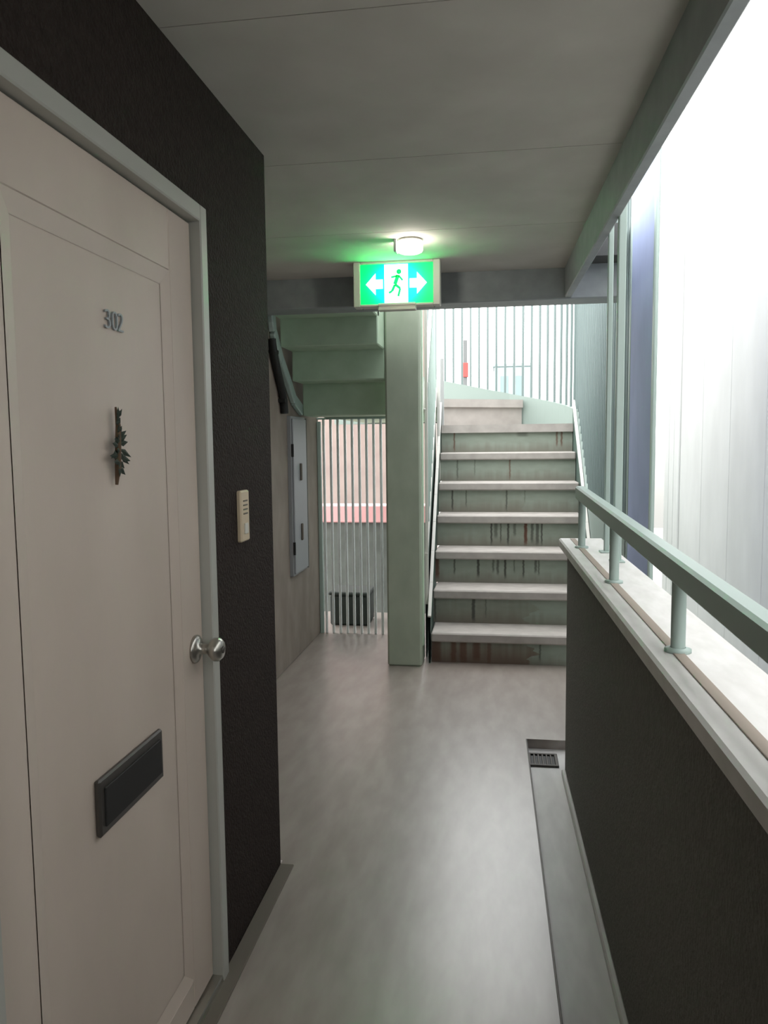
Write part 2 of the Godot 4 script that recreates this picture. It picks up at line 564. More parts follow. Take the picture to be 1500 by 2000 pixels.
# ---------------------------------------------------------------- the building across the gap
func build_neighbour() -> void:
	var b := thing("neighbour_building", "white neighbouring building clad in tall vertical boards beyond the railing", "building", Vector3(NEXT_X, -5.2, -2.0))
	var st := begin()
	box(st, Vector3(NEXT_X + 0.012, -5.2, 3.2), Vector3(NEXT_X + 2.2, 4.4, -6.30), 0.01)
	part("backing", st, M.siding_joint, b)
	st = begin()
	box(st, Vector3(0, 0, 0), Vector3(0.02, 9.55, 0.594), 0.004)
	st.generate_normals()
	var board := st.commit()
	for k in 15:
		shared("siding_board", board, M.siding, b, Vector3(NEXT_X - 0.005, -5.2, -5.82 + 0.60 * k))
	for k in 3:
		st = begin()
		box(st, Vector3(NEXT_X - 0.015, -5.2, -5.83 - k * 0.165), Vector3(NEXT_X + 0.03, 4.36, -5.98 - k * 0.165), 0.006)
		part("corner_trim", st, M.siding, b)
	st = begin()
	box(st, Vector3(NEXT_X - 0.03, 4.36, 3.25), Vector3(NEXT_X + 2.25, 4.46, -6.36), 0.01)
	part("roof_edge", st, M.far_pole, b)

func build_outside() -> void:
	var st := begin()
	box(st, Vector3(-40, -5.4, 30), Vector3(40, -5.2, -60), 0.0)
	var g := part("ground", st, M.ground, self)
	g.set_meta("kind", "structure")
	# yard side seen through the bars under the stairs
	var y := thing("yard_wall", "low grey green wall with a pink top behind the bars under the stairs", "wall", Vector3(-1.3, -0.18, -7.42))
	st = begin()
	box(st, Vector3(-2.9, -5.2, -7.36), Vector3(-0.62, 0.63, -7.52), 0.006)
	part("wall_body", st, M.yard_wall, y)
	st = begin()
	box(st, Vector3(-2.92, 0.63, -7.33), Vector3(-0.60, 0.80, -7.56), 0.01)
	part("pink_top", st, M.pink, y)
	var h := thing("beige_house", "beige house wall seen through the bars behind the low wall", "house", Vector3(-2.6, -5.2, -10.5))
	st = begin()
	box(st, Vector3(-4.6, -5.2, -10.0), Vector3(-0.95, 4.1, -12.0), 0.02)  # unseen upper part raised to keep sky out of the floor reflection
	part("wall_body", st, M.beige_house, h)
	st = begin()
	box(st, Vector3(-4.7, 4.1, -9.9), Vector3(-0.92, 4.2, -12.1), 0.02)
	part("roof", st, M.concrete, h)
	st = begin()
	box(st, Vector3(-3.4, 0.2, -9.99), Vector3(-2.6, 1.3, -10.02), 0.004)
	part("window", st, M.far_window, h)
	var k := thing("storage_box", "dark green box on the floor behind the bars under the stairs", "box", Vector3(-1.14, 0, -5.85))
	st = begin()
	box(st, Vector3(-1.29, 0.0, -5.72), Vector3(-0.99, 0.235, -6.0), 0.012)
	part("body", st, M.crate, k)
	st = begin()
	box(st, Vector3(-1.30, 0.235, -5.71), Vector3(-0.98, 0.262, -6.01), 0.008)
	part("lid", st, M.crate, k)
	# far things in the white sky between the stair bars
	var p := thing("street_pole", "grey street pole with a red sign, far off behind the stair bars", "pole", Vector3(-0.95, -5.2, -22.0))
	st = begin()
	tube(st, [Vector3(-0.95, -5.2, -22), Vector3(-0.95, 4.25, -22)], [0.09, 0.06], 10)
	part("post", st, M.pole, p)
	st = begin()
	box(st, Vector3(-1.01, 3.22, -21.9), Vector3(-0.86, 3.62, -21.96), 0.01)
	part("red_sign", st, M.far_red, p)
	var f := thing("far_building", "pale low building far off behind the stair bars", "building", Vector3(0.4, -5.2, -31.0))
	st = begin()
	box(st, Vector3(-0.2, -5.2, -30), Vector3(1.2, 4.25, -32), 0.03)
	part("wall_body", st, M.far_pale, f)
	st = begin()
	box(st, Vector3(-0.25, 4.25, -29.95), Vector3(1.25, 4.37, -32.05), 0.02)
	part("roof", st, M.far_pale, f)
	for c in [0.05, 0.62]:
		st = begin()
		box(st, Vector3(c, 2.9, -29.97), Vector3(c + 0.28, 3.9, -30.02), 0.01)
		part("window", st, M.far_window, f)

func build_pillar() -> void:
	var p := thing("pillar", "grey green square pillar beside the foot of the stairs", "pillar", Vector3(-0.57, 0, -4.8))
	var st := begin()
	box(st, Vector3(-0.692, 0.0, -4.69), Vector3(-0.475, 2.6, -4.90), 0.012)
	part("shaft", st, M.pillar, p)
	st = begin()
	box(st, Vector3(-0.478, 0.12, -4.74), Vector3(-0.468, 2.4, -4.80), 0.003)
	part("edge_strip", st, M.soffit, p)

# ---------------------------------------------------------------- stairs
func arc_point(t: float, r: float) -> Vector3:
	# the wall of the stairwell seen in plan: up the right side, round the corner, along the back
	var straight := 6.55 - 3.15
	if t < straight:
		return Vector3(0.01 + r, 0, -3.15 - t)
	var bend := r * PI / 2.0
	if t < straight + bend:
		var a := (t - straight) / r
		return Vector3(0.01 + r * cos(a), 0, -6.55 - r * sin(a))
	return Vector3(0.01 - (t - straight - bend), 0, -6.55 - r)

func build_stairs() -> void:
	var s := thing("staircase", "straight worn concrete flight with pale treads climbing to the barred landing", "stairs", Vector3(0.05, 0, STAIR_Z))
	var sheet := riser_sheet()
	for i in 7:
		var z := STAIR_Z - i * GO
		var top := 0.195 + i * RISE
		var xl := stair_left(z)
		# riser with its own band of drip marks
		var st := begin()
		st.set_smooth_group(-1)
		var y0 := top - RISE + (0.02 if i == 0 else 0.0)
		var y1 := top - 0.055
		var c := [Vector3(xl, y0, z - 0.012), Vector3(0.59, y0, z - 0.012), Vector3(0.59, y1, z - 0.012), Vector3(xl, y1, z - 0.012)]
		var uv := [Vector2(0.002, (i + 0.98) / 7.0), Vector2(0.998, (i + 0.98) / 7.0), Vector2(0.998, (i + 0.02) / 7.0), Vector2(0.002, (i + 0.02) / 7.0)]
		for k in [0, 2, 1, 0, 3, 2]:
			st.set_uv(uv[k])
			st.add_vertex(c[k])
		# sides and back of the riser board
		var back := Vector3(0, 0, -0.05)
		var mid: Vector3 = (c[0] + c[2]) / 2.0 + back / 2.0
		for e in [[0, 1], [1, 2], [2, 3], [3, 0]]:
			st.set_uv(uv[0])
			quad(st, c[e[0]], c[e[1]], c[e[1]] + back, c[e[0]] + back, mid)
		quad(st, c[0] + back, c[1] + back, c[2] + back, c[3] + back, mid)
		part("riser", st, sheet, s)
		st = begin()
		if i < 6:
			box(st, Vector3(xl, top - 0.058, z + 0.018), Vector3(0.59, top, z - GO - 0.02), 0.008)
		else:
			# the top tread widens into the turn
			var plan := PackedVector2Array([Vector2(xl, z + 0.018), Vector2(0.59, z + 0.018)])
			for k in 13:
				var q := arc_point(3.25 + 1.10 * k / 12.0, 0.60)
				plan.append(Vector2(minf(q.x, 0.59), minf(q.z, z - 0.1)))
			plan.append(Vector2(xl, z - GO - 0.05))
			prism(st, plan, top - 0.065, top)
		part("tread", st, M.tread, s)
	# winder: the next riser runs slantwise from the inner edge to the back
	var xl8 := stair_left(-6.7)
	var a := Vector2(xl8, -6.72)
	var b := Vector2(0.20, -7.08)
	var st2 := begin()
	prism(st2, PackedVector2Array([a + Vector2(0, -0.01), b + Vector2(0, -0.01), b + Vector2(-0.01, -0.05), a + Vector2(-0.01, -0.05)]), 1.5, 1.72)
	part("riser", st2, M.tread, s)
	st2 = begin()
	prism(st2, PackedVector2Array([a + Vector2(0, 0.02), b + Vector2(0.01, 0.02), Vector2(0.20, -7.14), Vector2(-1.25, -7.14), Vector2(-1.25, -5.225), Vector2(-0.70, -5.225), Vector2(-0.70, -6.6)]), 1.705, 1.775)
	part("tread", st2, M.tread, s)
	st2 = begin()
	prism(st2, PackedVector2Array([Vector2(-0.50, -6.85), Vector2(0.15, -7.13), Vector2(-1.25, -7.13), Vector2(-1.25, -5.225), Vector2(-0.70, -5.225), Vector2(-0.70, -6.7)]), 1.59, 1.705)
	part("landing_slab", st2, M.soffit, s)
	# side plates: a pale edge on a dark green sheet
	for side in 2:
		st2 = begin()
		var lo := []
		var hi := []
		for k in 9:
			var z := -4.78 - k * 0.215
			var x := stair_left(z) - 0.004 if side == 0 else 0.594
			var n := 0.2 + (-4.78 - z) / GO * RISE
			lo.append(Vector3(x, maxf(n - 0.34, 0.0), z))
			hi.append(Vector3(x, n + 0.10, z))
		var thick := Vector3(-0.012 if side == 0 else 0.012, 0, 0)
		st2.set_smooth_group(-1)
		for k in 8:
			var ins: Vector3 = (lo[k] + hi[k + 1]) / 2.0 + thick / 2.0
			quad(st2, lo[k], hi[k], hi[k + 1], lo[k + 1], ins)
			quad(st2, lo[k] + thick, hi[k] + thick, hi[k + 1] + thick, lo[k + 1] + thick, ins)
			quad(st2, hi[k], hi[k + 1], hi[k + 1] + thick, hi[k] + thick, ins)
			quad(st2, lo[k], lo[k + 1], lo[k + 1] + thick, lo[k] + thick, ins)
		part("side_plate", st2, M.deep_green, s)
		st2 = begin()
		var pts := []
		for h in hi:
			pts.append(h + thick / 2.0)
		for k in 8:
			bar(st2, pts[k], pts[k + 1], 0.022, 0.016, 0.002)
		part("plate_edge", st2, M.white_edge, s)

func build_return_flight() -> void:
	var s := thing("upper_flight", "green painted stepped underside of the upper flight left of the pillar", "stairs", Vector3(-0.98, 1.59, -4.7))
	var steps := [[-4.30, 2.45, 2.13], [-4.45, 2.40, 1.97], [-4.70, 2.18, 1.79], [-4.95, 1.96, 1.583]]
	for k in 4:
		var z: float = steps[k][0]
		var z1: float = steps[k + 1][0] - 0.06 if k < 3 else -5.22
		var st := begin()
		box(st, Vector3(-1.275, steps[k][2], z), Vector3(-0.695, steps[k][1], z1), 0.006)
		part("step", st, M.soffit, s)
	var st2 := begin()
	var pts := [Vector3(-1.292, 2.27, -4.30), Vector3(-1.292, 2.05, -4.36), Vector3(-1.292, 1.90, -4.50), Vector3(-1.292, 1.78, -4.66), Vector3(-1.292, 1.68, -4.78), Vector3(-1.292, 1.62, -4.97)]
	for k in 5:
		bar(st2, pts[k], pts[k + 1], 0.03, 0.07, 0.004)
	part("side_plate", st2, M.pale_green, s)
	# black bent tube standing for the shadow gap under the side plate
	var p := thing("shadow_band", "black curved band for the shadow gap on the recess wall under the upper flight", "pipe", Vector3(-1.29, 1.7, -4.45))
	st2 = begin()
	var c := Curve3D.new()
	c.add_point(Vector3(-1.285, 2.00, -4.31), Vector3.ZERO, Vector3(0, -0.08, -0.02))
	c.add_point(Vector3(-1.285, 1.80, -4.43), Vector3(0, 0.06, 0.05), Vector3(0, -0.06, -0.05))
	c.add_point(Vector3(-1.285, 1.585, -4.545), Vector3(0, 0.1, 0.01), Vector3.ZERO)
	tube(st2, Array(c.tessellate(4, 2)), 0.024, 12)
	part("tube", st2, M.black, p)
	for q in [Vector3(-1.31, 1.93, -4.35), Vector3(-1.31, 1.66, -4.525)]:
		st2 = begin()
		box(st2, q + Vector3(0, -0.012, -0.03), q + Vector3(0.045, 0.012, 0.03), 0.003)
		part("band_clip", st2, M.black, p)

func curb_height(t: float) -> float:
	# top of the low wall that carries the bars
	if t < 1.6:
		return 0.97
	if t < 3.45:
		return minf(1.66, maxf(0.97, 0.36 + (t - 1.65) / GO * RISE * 0.94))
	return 1.66 + (t - 3.45) * 0.215

func build_screen() -> void:
	var s := thing("stair_screen", "tall pale green bar screen curving round the right and back of the stairs", "screen", Vector3(0.4, 0, -5.5))
	# curb
	var st := begin()
	st.set_smooth_group(-1)
	var n := 60
	var t0 := 0.75
	var t1 := 5.9
	for k in n:
		var ta := lerpf(t0, t1, float(k) / n)
		var tb := lerpf(t0, t1, float(k + 1) / n)
		var ai := arc_point(ta, 0.605)
		var bi := arc_point(tb, 0.605)
		var ao := arc_point(ta, 0.655)
		var bo := arc_point(tb, 0.655)
		# keep inner and outer in step round the bend
		var ya := curb_height(ta)
		var yb := curb_height(tb)
		ao = ai + (arc_out(ta)) * 0.05
		bo = bi + (arc_out(tb)) * 0.05
		var ins := (ai + bi + ao + bo) / 4.0 + Vector3(0, 0.4, 0)
		var bot := Vector3(0, -0.18 if t0 + (t1 - t0) * k / n < 4.85 else 1.58, 0)
		quad(st, ai + bot, bi + bot, bi + Vector3(0, yb, 0), ai + Vector3(0, ya, 0), ins)
		quad(st, ao + bot, bo + bot, bo + Vector3(0, yb, 0), ao + Vector3(0, ya, 0), ins)
		quad(st, ai + Vector3(0, ya, 0), bi + Vector3(0, yb, 0), bo + Vector3(0, yb, 0), ao + Vector3(0, ya, 0), ins)
	part("curb", st, M.screen_green, s)
	st = begin()
	st.set_smooth_group(-1)
	box(st, Vector3(-0.012, 0, -0.012), Vector3(0.012, 1, 0.012), 0.003)
	var t := 0.80
	while t < 5.75:
		var p := arc_point(t, 0.605) + arc_out(t) * 0.025
		var y := curb_height(t)
		var b := begin()
		var o := arc_out(t)
		box(b, Vector3(p.x - 0.0095, y - 0.01, p.z - 0.0095), Vector3(p.x + 0.0095, 3.3, p.z + 0.0095), 0.003, Basis(Vector3.UP, atan2(o.x, o.z)), p)
		part("bar", b, M.bar_green, s)
		t += 0.078
	st = begin()
	for k in 40:
		var ta := lerpf(t0, t1, k / 40.0)
		var tb := lerpf(t0, t1, (k + 1) / 40.0)
		bar(st, arc_point(ta, 0.605) + arc_out(ta) * 0.025 + Vector3(0, 3.3, 0), arc_point(tb, 0.605) + arc_out(tb) * 0.025 + Vector3(0, 3.3, 0), 0.04, 0.04, 0.003)
	part("top_rail", st, M.bar_green, s)
	# blue sheet in a pale green frame at the near end
	var f := thing("blue_screen_panel", "tall blue grey sheet in a pale green frame beyond the railing", "panel", Vector3(0.63, 0, -3.4))
	st = begin()
	box(st, Vector3(0.62, -0.4, -3.32), Vector3(0.636, 3.3, -3.86), 0.003)
	part("blue_sheet", st, M.blue_panel, f)
	st = begin()
	box(st, Vector3(0.616, -0.4, -3.285), Vector3(0.634, 3.32, -3.32), 0.005)
	part("frame_post", st, M.pale_green, f)
	st = begin()
	box(st, Vector3(0.616, -0.4, -3.86), Vector3(0.64, 3.32, -3.89), 0.005)
	part("frame_post", st, M.pale_green, f)
	st = begin()
	box(st, Vector3(0.618, 3.3, -3.32), Vector3(0.638, 3.32, -3.86), 0.004)
	part("frame_rail", st, M.pale_green, f)

func arc_out(t: float) -> Vector3:
	var straight := 6.55 - 3.15
	if t < straight:
		return Vector3.RIGHT
	var a := minf((t - straight) / 0.605, PI / 2.0)
	return Vector3(cos(a), 0, -sin(a))

func build_balustrade() -> void:
	var s := thing("stair_balustrade", "tall pale balustrade between the pillar and the stair flight", "balustrade", Vector3(-0.47, 0, -5.5))
	var lo := func(z: float) -> Vector3: return Vector3(stair_left(z) - 0.035, 0.62 + (-4.86 - z) * 0.90, z)
	var hi := func(z: float) -> Vector3: return Vector3(stair_left(z) - 0.045, 1.52 + (-4.84 - z) * 0.98, z)
	var st := begin()
	bar(st, lo.call(-4.92), lo.call(-6.2), 0.02, 0.03, 0.003)
	part("bottom_rail", st, M.white_edge, s)
	st = begin()
	bar(st, hi.call(-4.92), hi.call(-6.2), 0.024, 0.035, 0.004)
	part("handrail", st, M.white_edge, s)
	st = begin()
	box(st, Vector3(-0.472, 0.35, -4.915), Vector3(-0.452, 2.8, -4.935), 0.003)
	part("post", st, M.white_edge, s)
	st = begin()
	box(st, Vector3(-0.492, 1.1, -6.15), Vector3(-0.467, 3.2, -6.175), 0.003)
	part("post", st, M.white_edge, s)
	st = begin()
	box(st, Vector3(-0.492, 1.3, -6.52), Vector3(-0.462, 2.1, -6.55), 0.003)
	part("newel", st, M.far_pole, s)
	var z := -5.02
	while z > -6.1:
		st = begin()
		var a: Vector3 = lo.call(z)
		var b: Vector3 = hi.call(z)
		box(st, Vector3(a.x - 0.008, a.y, z - 0.007), Vector3(a.x + 0.008, b.y, z + 0.007), 0.002)
		part("baluster", st, M.pale_green, s)
		z -= 0.105
	st = begin()
	# sheet that closes the side of the flight below the bottom rail
	st.set_smooth_group(-1)
	var pts := []
	for k in 2:
		var zz: float = [-4.92, -6.2][k]
		var a: Vector3 = lo.call(zz)
		pts.append(Vector3(a.x, 0.0, zz))
		pts.append(a)
	var mid: Vector3 = (pts[0] + pts[3]) / 2.0 + Vector3(-0.004, 0, 0)
	var d := Vector3(-0.008, 0, 0)
	quad(st, pts[0], pts[1], pts[3], pts[2], mid)
	quad(st, pts[0] + d, pts[1] + d, pts[3] + d, pts[2] + d, mid)
	quad(st, pts[0], pts[2], pts[2] + d, pts[0] + d, mid)
	quad(st, pts[1], pts[3], pts[3] + d, pts[1] + d, mid)
	part("infill_sheet", st, M.deep_green, s)

func build_under_stair_bars() -> void:
	var s := thing("bar_fence", "pale upright bars closing the space under the upper flight", "fence", Vector3(-1.05, 0, -5.48))
	var st := begin()
	box(st, Vector3(-0.009, 0, -0.009), Vector3(0.009, 1.576, 0.009), 0.003)
	st.generate_normals()
	var mesh := st.commit()
	for k in 9:
		shared("bar", mesh, M.fence_bar, s, Vector3(-1.262 + k * 0.0525, 0.0, -5.48))
	st = begin()
	box(st, Vector3(-1.309, 0, -5.465), Vector3(-1.282, 1.56, -5.495), 0.003)
	part("end_post", st, M.pale_green, s)
	st = begin()
	box(st, Vector3(-1.31, 1.574, -5.465), Vector3(-0.70, 1.589, -5.495), 0.003)
	part("top_rail", st, M.pale_green, s)

func build_parapet_rail() -> void:
	var s := thing("parapet_railing", "pale green steel railing on short posts along the parapet coping", "railing", Vector3(0.33, 0.985, -1.5))
	var yat := func(z: float) -> float: return 1.133 + (-0.99 - z) * 0.03
	var st := begin()
	bar(st, Vector3(0.33, yat.call(2.9), 2.9), Vector3(0.33, yat.call(-3.12), -3.12), 0.038, 0.052, 0.006)
	part("rail", st, M.pale_green, s)
	for z in [1.45, 0.7, -0.05, -0.8, -1.55, -2.30, -3.05]:
		st = begin()
		tube(st, [Vector3(0.33, 0.98, z), Vector3(0.33, yat.call(z) - 0.022, z)], 0.014, 14)
		var o := part("post", st, M.pale_green, s)
		st = begin()
		lathe(st, Vector3(0.33, 0.985, z), Vector3.UP, [Vector2(0, 0.0), Vector2(0, 0.026), Vector2(0.006, 0.026), Vector2(0.009, 0.015)], 16)
		var c := part("collar", st, M.pale_green, o)
		c.position = Vector3.ZERO
	skew(s)
	# two slim posts from coping to fascia
	var labels := ["slim pale green post from coping to fascia, the further and thinner of the two", "slim pale green post from coping to fascia, nearest to the blue panel"]
	var zs := [-2.93, -2.70]
	var wid := [0.0095, 0.013]
	for k in 2:
		var p := thing("coping_post", labels[k], "post", Vector3(0.405, 0.985, zs[k]))
		st = begin()
		box(st, Vector3(0.405 - wid[k], 0.985, zs[k] - wid[k]), Vector3(0.405 + wid[k], 2.2 - 0.0 * k, zs[k] + wid[k]), 0.003)
		part("shaft", st, M.pale_green, p)
		st = begin()
		box(st, Vector3(0.405 - 0.024, 0.985, zs[k] - 0.024), Vector3(0.405 + 0.024, 0.991, zs[k] + 0.024), 0.002)
		part("foot_plate", st, M.pale_green, p)
		skew(p)

# ---------------------------------------------------------------- the door and what is on it
func build_door() -> void:
	var d := structure("door_1", "beige panelled flat door with number, letter slot and knob")
	var z0 := -0.915
	var z1 := -1.842
	var st := begin()
	box(st, Vector3(-0.80, 0, z1), Vector3(LEFT + 0.012, 1.972, z1 + 0.040), 0.003)
	box(st, Vector3(-0.80, 0, z0), Vector3(LEFT + 0.012, 1.972, z0 - 0.040), 0.003)
	box(st, Vector3(-0.80, 1.932, z0 - 0.04), Vector3(LEFT + 0.012, 1.972, z1 + 0.04), 0.003)
	part("frame", st, M.frame, d)
	st = begin()
	box(st, Vector3(-0.80, 0, z0), Vector3(LEFT + 0.01, 0.022, z1), 0.003)
	part("threshold", st, M.steel, d)
	# leaf: stiles and rails round a sunk panel
	var fx := -0.733
	var a := z0 - 0.044
	var b := z1 + 0.044
	var pa := -1.075
	var pb := -1.675
	var pt := 1.79
	var pl := 0.10
	st = begin()
	box(st, Vector3(-0.775, 0.026, a), Vector3(fx, 1.928, pa), 0.003)
	box(st, Vector3(-0.775, 0.026, pb), Vector3(fx, 1.928, b), 0.003)
	box(st, Vector3(-0.775, pt, pa), Vector3(fx, 1.928, pb), 0.003)
	box(st, Vector3(-0.775, 0.026, pa), Vector3(fx, pl, pb), 0.003)
	part("leaf", st, M.door, d)
	st = begin()
	box(st, Vector3(-0.775, pl - 0.005, pa + 0.005), Vector3(fx - 0.009, pt + 0.005, pb - 0.005), 0.0)
	# bevelled moulding between panel and leaf
	var ins := Vector3(-0.76, 1.0, -1.37)
	var w := 0.035
	var o := [Vector3(fx, pl, pa), Vector3(fx, pt, pa), Vector3(fx, pt, pb), Vector3(fx, pl, pb)]
	var i := [Vector3(fx - 0.008, pl + w, pa - w), Vector3(fx - 0.008, pt - w, pa - w), Vector3(fx - 0.008, pt - w, pb + w), Vector3(fx - 0.008, pl + w, pb + w)]
	for k in 4:
		quad(st, o[k], o[(k + 1) % 4], i[(k + 1) % 4], i[k], ins)
	part("panel", st, M.door, d)
	# number
	var tm := TextMesh.new()
	tm.text = "302"
	var fnt := SystemFont.new()
	fnt.font_names = PackedStringArray(["Droid Sans"])
	tm.font = fnt
	tm.font_size = 32
	tm.pixel_size = 0.034 / 23.0
	tm.depth = 0.004
	var t := MeshInstance3D.new()
	t.mesh = tm
	t.name = "door_number"
	t.material_override = M.digits
	t.transform = Transform3D(Basis(Vector3.UP, PI / 2.0), Vector3(fx - 0.006, 1.640, -1.422))
	d.add_child(t, true)
	# letter slot
	st = begin()
	box(st, Vector3(fx - 0.008, 0.672, -1.275), Vector3(fx + 0.004, 0.782, -1.545), 0.004)
	var slot := part("letter_slot", st, M.dark_steel, d)
	st = begin()
	box(st, Vector3(fx + 0.003, 0.688, -1.29), Vector3(fx + 0.008, 0.764, -1.53), 0.003)
	var flap := part("flap", st, M.slot_dark, slot)
	flap.position = Vector3.ZERO
	# knob with its rose and keyhole
	var kp := Vector3(fx, 0.905, -1.748)
	st = begin()
	lathe(st, kp, Vector3.RIGHT, [Vector2(0, 0.0), Vector2(0, 0.034), Vector2(0.006, 0.034), Vector2(0.010, 0.026), Vector2(0.012, 0.013), Vector2(0.034, 0.012), Vector2(0.040, 0.020), Vector2(0.050, 0.0285), Vector2(0.062, 0.0285), Vector2(0.070, 0.021), Vector2(0.072, 0.0)], 28)
	var knob := part("knob", st, M.steel, d)
	st = begin()
	lathe(st, kp + Vector3(0.072, 0, 0), Vector3.RIGHT, [Vector2(-0.001, 0.0), Vector2(-0.001, 0.009), Vector2(0.002, 0.008), Vector2(0.002, 0.0)], 16)
	var key := part("keyhole", st, M.dark_steel, knob)
	key.position = Vector3.ZERO
	# dried sprig hung under the number
	var s := thing("hanging_sprig", "small dark dried sprig hanging on the beige door below its number", "ornament", Vector3(fx, 1.40, -1.40))
	var rng := RandomNumberGenerator.new()
	rng.seed = 4
	st = begin()
	var x := fx + 0.0
	tube(st, [Vector3(x, 1.475, -1.403), Vector3(x + 0.004, 1.44, -1.402), Vector3(x + 0.004, 1.40, -1.399), Vector3(x + 0.003, 1.36, -1.397), Vector3(x, 1.325, -1.395)], [0.002, 0.005, 0.006, 0.006, 0.003], 8)
	part("stem", st, M.sprig_stem, s)
	for k in 34:
		var along := (k + rng.randf()) / 34.0
		var y := 1.462 - 0.104 * along
		var wide := 0.007 + 0.036 * smoothstep(0.30, 0.62, along) * (1.0 - 0.6 * smoothstep(0.75, 1.0, along))
		var turn := rng.randf_range(0.35, 1.0) * (1.0 if k % 2 == 0 else -1.0)
		var from := Vector3(x + 0.005, y, -1.400)
		var to := from + Vector3(rng.randf_range(0.0, 0.007), rng.randf_range(0.002, 0.022) if along < 0.6 else rng.randf_range(-0.024, 0.010), turn * wide)
		st = begin()
		leaf(st, from, to, 0.013)
		part("leaf", st, M.sprig_leaf, s)
	# beige call plate on the dark wall
	var c := thing("call_button", "ivory call button plate on the dark wall beside the beige door", "doorbell", Vector3(LEFT, 1.20, -2.07))
	st = begin()
	box(st, Vector3(LEFT - 0.006, 1.128, -2.037), Vector3(LEFT + 0.012, 1.272, -2.107), 0.004)
	part("plate", st, M.ivory, c)
	st = begin()
	box(st, Vector3(LEFT + 0.011, 1.150, -2.058), Vector3(LEFT + 0.016, 1.180, -2.086), 0.003)
	part("button", st, M.housing, c)
	st = begin()
	for k in 4:
		box(st, Vector3(LEFT + 0.011, 1.205 + k * 0.012, -2.055), Vector3(LEFT + 0.0135, 1.209 + k * 0.012, -2.089), 0.0)
	part("speaker_slot", st, M.edging, c)

func leaf(st: SurfaceTool, a: Vector3, b: Vector3, w: float) -> void:
	st.set_smooth_group(-1)
	var d := b - a
	var side := d.cross(Vector3.RIGHT).normalized() * w * 0.5
	var m := a + d * 0.45
	var ridge := m + Vector3(0.003, 0, 0)
	var under := m - Vector3(0.001, 0, 0)
	for s in [-1.0, 1.0]:
		tri(st, a, ridge, m + side * s, m)
		tri(st, b, ridge, m + side * s, m)
		tri(st, a, under, m + side * s, m + Vector3(0.001, 0, 0))
		tri(st, b, under, m + side * s, m + Vector3(0.001, 0, 0))

func build_recess() -> void:
	var c := thing("meter_cupboard", "pale grey narrow cupboard on the recess wall left of the upright bars", "cupboard", Vector3(-1.31, 0.56, -4.85))
	var st := begin()
	box(st, Vector3(-1.315, 0.56, -4.68), Vector3(-1.285, 1.575, -5.03), 0.004)
	part("carcass", st, M.cupboard, c)
	st = begin()
	box(st, Vector3(-1.286, 0.575, -4.69), Vector3(-1.274, 1.56, -5.015), 0.004)
	var d := part("door_leaf", st, M.cupboard, c)
	for y in [0.83, 1.22]:
		st = begin()
		box(st, Vector3(-1.276, y - 0.055, -4.835), Vector3(-1.262, y + 0.055, -4.86), 0.004)
		var h := part("latch", st, M.edging, d)
		h.position = Vector3.ZERO
	for y in [0.74, 1.36]:
		st = begin()
		tube(st, [Vector3(-1.278, y - 0.04, -4.683), Vector3(-1.278, y + 0.04, -4.683)], 0.008, 8)
		part("hinge", st, M.black, c)
	var p := thing("upright_tube", "thin dark upright tube beside the pale grey cupboard", "pipe", Vector3(-1.30, 0.5, -5.07))
	st = begin()
	tube(st, [Vector3(-1.295, 0.56, -5.065), Vector3(-1.295, 1.57, -5.065)], 0.013, 10)  # thin dark tube along the edge of the cupboard
	part("tube", st, M.dark_parapet, p)
	for y in [0.7, 1.4]:
		st = begin()
		box(st, Vector3(-1.31, y - 0.01, -5.045), Vector3(-1.285, y + 0.01, -5.085), 0.002)
		part("bracket", st, M.dark_parapet, p)

